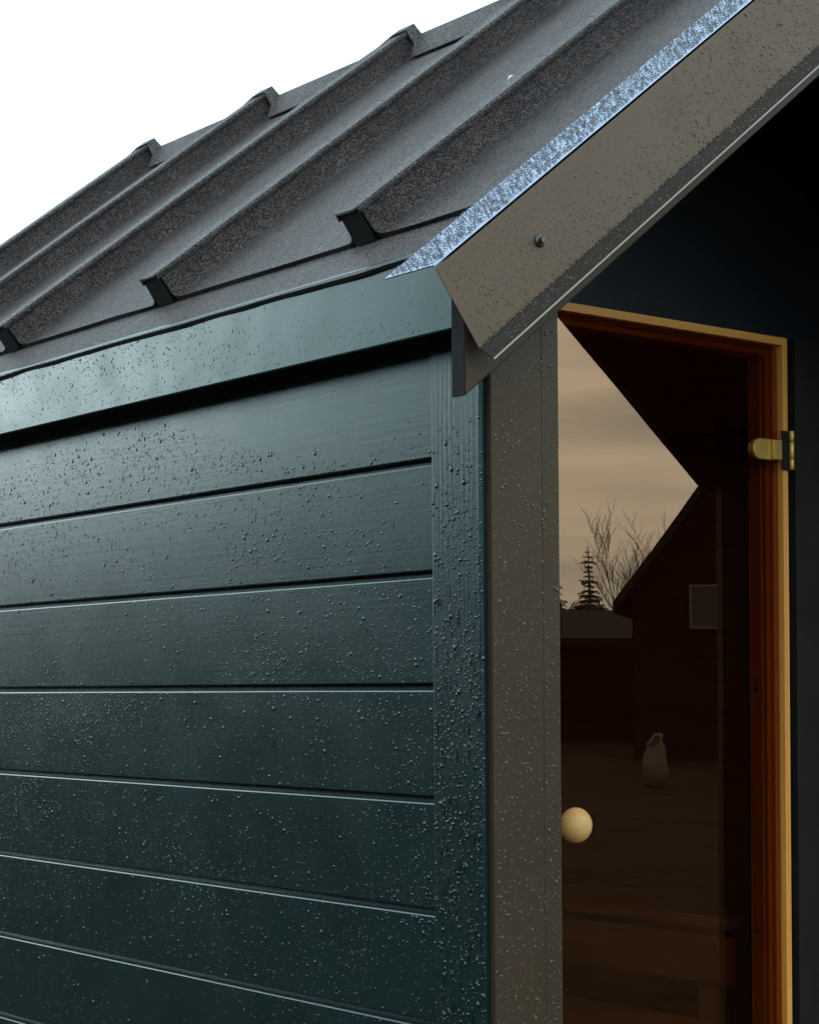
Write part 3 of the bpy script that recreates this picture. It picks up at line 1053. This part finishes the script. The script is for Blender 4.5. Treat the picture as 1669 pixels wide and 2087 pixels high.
# flange beads, packed
g = 0.0042
us = np.arange(0.004, 1.25, g)
vs = np.arange(0.003, 0.094, g)
U, V_ = np.meshgrid(us, vs, indexing='ij')
U = U + rng.uniform(-0.42, 0.42, U.shape) * g
V_ = V_ + rng.uniform(-0.42, 0.42, V_.shape) * g
U, V_ = U.ravel(), V_.ravel()
kk = rng.random(len(U)) < 0.75
U, V_ = U[kk], V_[kk]
p = np.array(T0)[None] + U[:, None] * np.array(DR)[None] + 0.0044 * np.array(NR)[None]
p[:, 1] += V_
r_ = np.clip(rng.lognormal(math.log(0.00125), 0.28, len(U)), 0.0008, 0.0027)
drops('water_beads', p, tuple(NR), tuple(-DR), r_, r_ * 0.75, rng.uniform(0.9, 1.3, len(U)), M['drop_flange'], fl_l)
# front post
N = 2000
x = rng.uniform(0.008, 0.119, N)
z = rng.uniform(0.86, 1.95, N)
r_ = np.clip(rng.lognormal(math.log(0.0008), 0.38, N), 0.0004, 0.0019)
drops('raindrops', np.stack([x, np.full_like(x, 0.0), z], 1), (0, -1, 0), (0, 0, -1), r_, r_ * 0.6, rng.uniform(1.0, 1.8, N), M['drop_brown'], cabin)

# ------------------------------------------------------------------ white fleck on the felt
def fleck():
    c = roof(0.30, 0.215, 0.0035)
    return c
def ray_roof(px, py):
    X, Y = px - 834.5, py - 1396.35
    u = X * math.cos(ROLL) - Y * math.sin(ROLL)
    t = X * math.sin(ROLL) + Y * math.cos(ROLL)
    d_ = fwd * 3867.85 + rgt * u - upv * t
    o_ = Vector((-1.5475, -1.7688, 1.5))
    p0 = roof(0, 0, 0.003)
    return o_ + d_ * ((p0 - o_).dot(NR) / d_.dot(NR))
fc = roof(0.5035, 0.5105, 0.004)
v = []
for i in range(9):
    a = 2 * math.pi * i / 9
    rr = 0.006 * (0.6 + 0.6 * random.random())
    v.append(fc + DR * (rr * 1.8 * math.cos(a)) + Vector((0, rr * math.sin(a), 0)) - NR * 0.002)
v.append(fc + NR * 0.003)
fo = put('fleck', mesh('fleck', v, [(i, (i + 1) % 9, 9) for i in range(9)] + [tuple(range(8, -1, -1))]), M['fleck'], None, 'tiny white fleck lying on the grey roof felt', cat='fleck')

# ------------------------------------------------------------------ surroundings seen in the door's reflection, plus an added sky blocker
def az(deg, dist, z=0.0, o=(-1.55, 2.97)):
    """ground point at bearing deg (from straight out of the porch towards the right) and distance"""
    a = R(deg)
    return Vector((o[0] + math.sin(a) * dist, o[1] - math.cos(a) * dist, z))

def oriented(verts, c, ang):
    Mx = Matrix.Translation(c) @ Matrix.Rotation(ang, 4, 'Z')
    return [Mx @ Vector(v) for v in verts]

def house(name, c, ang, w, d_, eave, ridge, label, wins, wall, roofm, over=0.5):
    root = empty(name, c, label, 'house')
    hw = w / 2
    pts = [(-hw, 0, -0.2), (hw, 0, -0.2), (hw, 0, eave), (0, 0, ridge), (-hw, 0, eave)]
    v = pts + [(x, d_, z) for (x, _, z) in pts]
    f = [tuple(range(5)), tuple(range(9, 4, -1))] + [(i, (i + 1) % 5, 5 + (i + 1) % 5, 5 + i) for i in range(5)]
    put('wall', mesh('wall', oriented(v, c, ang), f), wall, root)
    sl = (ridge - eave) / hw
    for sgn in (-1, 1):
        e = hw + over
        a = [(0, -over, ridge + 0.02), (sgn * e, -over, ridge - sl * e + 0.02), (sgn * e, d_ + over, ridge - sl * e + 0.02), (0, d_ + over, ridge + 0.02)]
        vv = a + [(x, y_, z + 0.22) for (x, y_, z) in a]
        put('roof_slope', mesh('rs', oriented(vv, c, ang), [(0, 1, 2, 3), (7, 6, 5, 4), (0, 4, 5, 1), (1, 5, 6, 2), (2, 6, 7, 3), (3, 7, 4, 0)]), roofm, root)
    for (wx, wz, ww, wh) in wins:
        t = 0.055
        o1 = [(wx - ww / 2, wz), (wx + ww / 2, wz), (wx + ww / 2, wz + wh), (wx - ww / 2, wz + wh)]
        i1 = [(wx - ww / 2 + t, wz + t), (wx + ww / 2 - t, wz + t), (wx + ww / 2 - t, wz + wh - t), (wx - ww / 2 + t, wz + wh - t)]
        vv = [(x, -0.06, z) for x, z in o1 + i1] + [(x, -0.002, z) for x, z in o1 + i1]
        ff = []
        for i in range(4):
            j = (i + 1) % 4
            ff += [(i, j, 4 + j, 4 + i), (8 + i, 8 + j, j, i), (4 + i, 4 + j, 12 + j, 12 + i)]
        wf = put('window', mesh('wf', oriented(vv, c, ang), ff), M['frame_grey'], root)
        pv = [(x, -0.02, z) for x, z in i1] + [(x, -0.003, z) for x, z in i1]
        put('pane', mesh('pn', oriented(pv, c, ang), [(0, 1, 2, 3), (7, 6, 5, 4), (0, 4, 5, 1), (1, 5, 6, 2), (2, 6, 7, 3), (3, 7, 4, 0)]), M['pane'], wf)
    return root

# gabled neighbour: its left roof slope rises to the right in the reflection
hc = az(51.15, 37)
house('neighbour_house', hc, R(51.15 + 180), 7.4, 8.0, 3.3, 8.2, 'dark red gabled house across the yard, seen mirrored in the glass door', [(2.25, 2.55, 0.62, 0.85), (-1.4, 2.55, 0.62, 0.85)], M['house'], M['house_roof'], 0.35)
gc = az(35.0, 52)
house('neighbour_garage', gc, R(41 - 90), 5.0, 18.0, 2.5, 3.25, 'long low dark garage behind the trees, seen mirrored in the glass door', [], M['house'], M['house_roof'], 0.3)

house('added_sky_blocker', Vector((-14.5, -4.0, 0)), 0.0, 7.0, 42.0, 3.0, 4.9, 'added unseen barn shape that darkens the reflections on the boarded side wall', [(1.5, 1.2, 1.0, 1.0)], M['house'], M['house_roof'], 0.4)  # added out of view to block low sky from the side wall's reflections

def tube(bv, bf, a, b, ra, rb, n=5):
    a, b = Vector(a), Vector(b)
    ax = (b - a).normalized()
    t = ax.orthogonal().normalized()
    c = ax.cross(t)
    i0 = len(bv)
    for p, r_ in ((a, ra), (b, rb)):
        for i in range(n):
            q = 2 * math.pi * i / n
            bv.append(p + (t * math.cos(q) + c * math.sin(q)) * r_)
    for i in range(n):
        j = (i + 1) % n
        bf.append((i0 + i, i0 + j, i0 + n + j, i0 + n + i))

def bare_tree(c, h, label):
    root = empty('bare_tree', c, label, 'tree')
    tv, tf, bv, bf = [], [], [], []
    rnd = random.Random(5)
    def grow(p, d_, ln, r_, lev):
        q = p
        dd = d_.copy()
        st = 4
        for i in range(st):
            dd = (dd + Vector((rnd.uniform(-1, 1), rnd.uniform(-1, 1), rnd.uniform(-0.1, 0.5))) * 0.16).normalized()
            n_ = q + dd * ln / st
            r1 = r_ * (1 - 0.16 * (i + 1))
            tube(tv if lev == 0 else bv, tf if lev == 0 else bf, q, n_, r_ * (1 - 0.16 * i), r1, 6 if lev < 2 else 4)
            q = n_
            if lev < 4 and (i > 0 or lev > 0):
                for _ in range(2 if lev < 2 else 1):
                    a = rnd.uniform(0, 6.28)
                    sd = Vector((math.cos(a), math.sin(a), rnd.uniform(0.3, 1.1))).normalized()
                    nd_ = (dd * 0.7 + sd * 0.55).normalized()
                    grow(q, nd_, ln * rnd.uniform(0.50, 0.68), max(r1 * 0.55, 0.008), lev + 1)
    grow(Vector(c), Vector((0, 0, 1)), h * 0.46, h * 0.020, 0)
    put('trunk', mesh('trunk', tv, tf, True), M['bark'], root)
    put('crown', mesh('crown', bv, bf, True), M['bark'], root)
bare_tree(az(44.5, 60, -0.02), 7.0, 'tall leafless tree with fine upright twigs mirrored in the glass door')

def spruce(c, h, r0, label, seed):
    root = empty('spruce_tree', c, label, 'tree')
    rnd = random.Random(seed)
    tv, tf = [], []
    tube(tv, tf, c, c + Vector((0, 0, h)), h * 0.022, 0.01, 7)
    put('trunk', mesh('trunk', tv, tf), M['bark'], root)
    v, f = [], []
    z = 0.35
    while z < h * 0.99:
        rr = r0 * (1 - z / h) ** 0.85 * rnd.uniform(0.40, 1.30) + 0.05
        nb = rnd.randint(11, 15)
        for i in range(nb):
            a = 2 * math.pi * i / nb + rnd.uniform(-0.3, 0.3)
            ln = rr * rnd.uniform(0.7, 1.2)
            d_ = Vector((math.cos(a), math.sin(a), rnd.uniform(-0.35, 0.05)))
            sd = Vector((-math.sin(a), math.cos(a), 0))
            for q in range(7):
                t = (q + 0.5) / 7
                p = c + Vector((0, 0, z)) + d_ * ln * t
                for sg in (-1, 1):
                    wl = (1 - t * 0.7) * ln * 0.46
                    tip = p + sd * sg * wl + d_ * ln * 0.14 + Vector((0, 0, rnd.uniform(-0.30, 0.05) * ln))
                    i0 = len(v)
                    v += [p - d_ * 0.05 * ln, tip, p + d_ * 0.11 * ln + Vector((0, 0, -0.05 * ln)), p + Vector((0, 0, 0.05 * ln))]
                    f += [(i0, i0 + 1, i0 + 2), (i0, i0 + 3, i0 + 1), (i0 + 3, i0 + 2, i0 + 1)]
        z += h * 0.026
    put('crown', mesh('crown', v, f), M['needle'], root)
spruce(az(44.15, 56, -0.02), 5.6, 1.15, 'narrow dark spruce mirrored in the glass door beside the leafless tree', 3)
spruce(az(43.05, 64, -0.02), 5.4, 2.2, 'broad dark spruce mirrored at the post edge of the glass door', 9)

# plastic sack in the yard
def sack():
    c = az(46.1, 28, -0.03)
    v, f = [], []
    n = 18
    prof = [(0.10, 0.0), (0.16, 0.04), (0.18, 0.22), (0.17, 0.40), (0.13, 0.55), (0.10, 0.62), (0.13, 0.70), (0.09, 0.66)]
    for (r_, h) in prof:
        for i in range(n):
            a = 2 * math.pi * i / n
            w = 1 + 0.38 * noise.noise(Vector((math.cos(a) * 2, math.sin(a) * 2, h * 5)))
            tilt = 0.09 * math.cos(a) + 0.07 * noise.noise(Vector((a * 2, h, 3))) if h > 0.5 else 0
            v.append(c + Vector((math.cos(a) * r_ * w, math.sin(a) * r_ * w, h + tilt)))
    for q in range(len(prof) - 1):
        for i in range(n):
            j = (i + 1) % n
            f.append((q * n + i, q * n + j, (q + 1) * n + j, (q + 1) * n + i))
    f.append(tuple(range(n)))
    put('plastic_sack', mesh('sack', v, f, True), M['sack'], None, 'tall white plastic sack standing in the yard, mirrored dimly in the door', cat='sack')
sack()
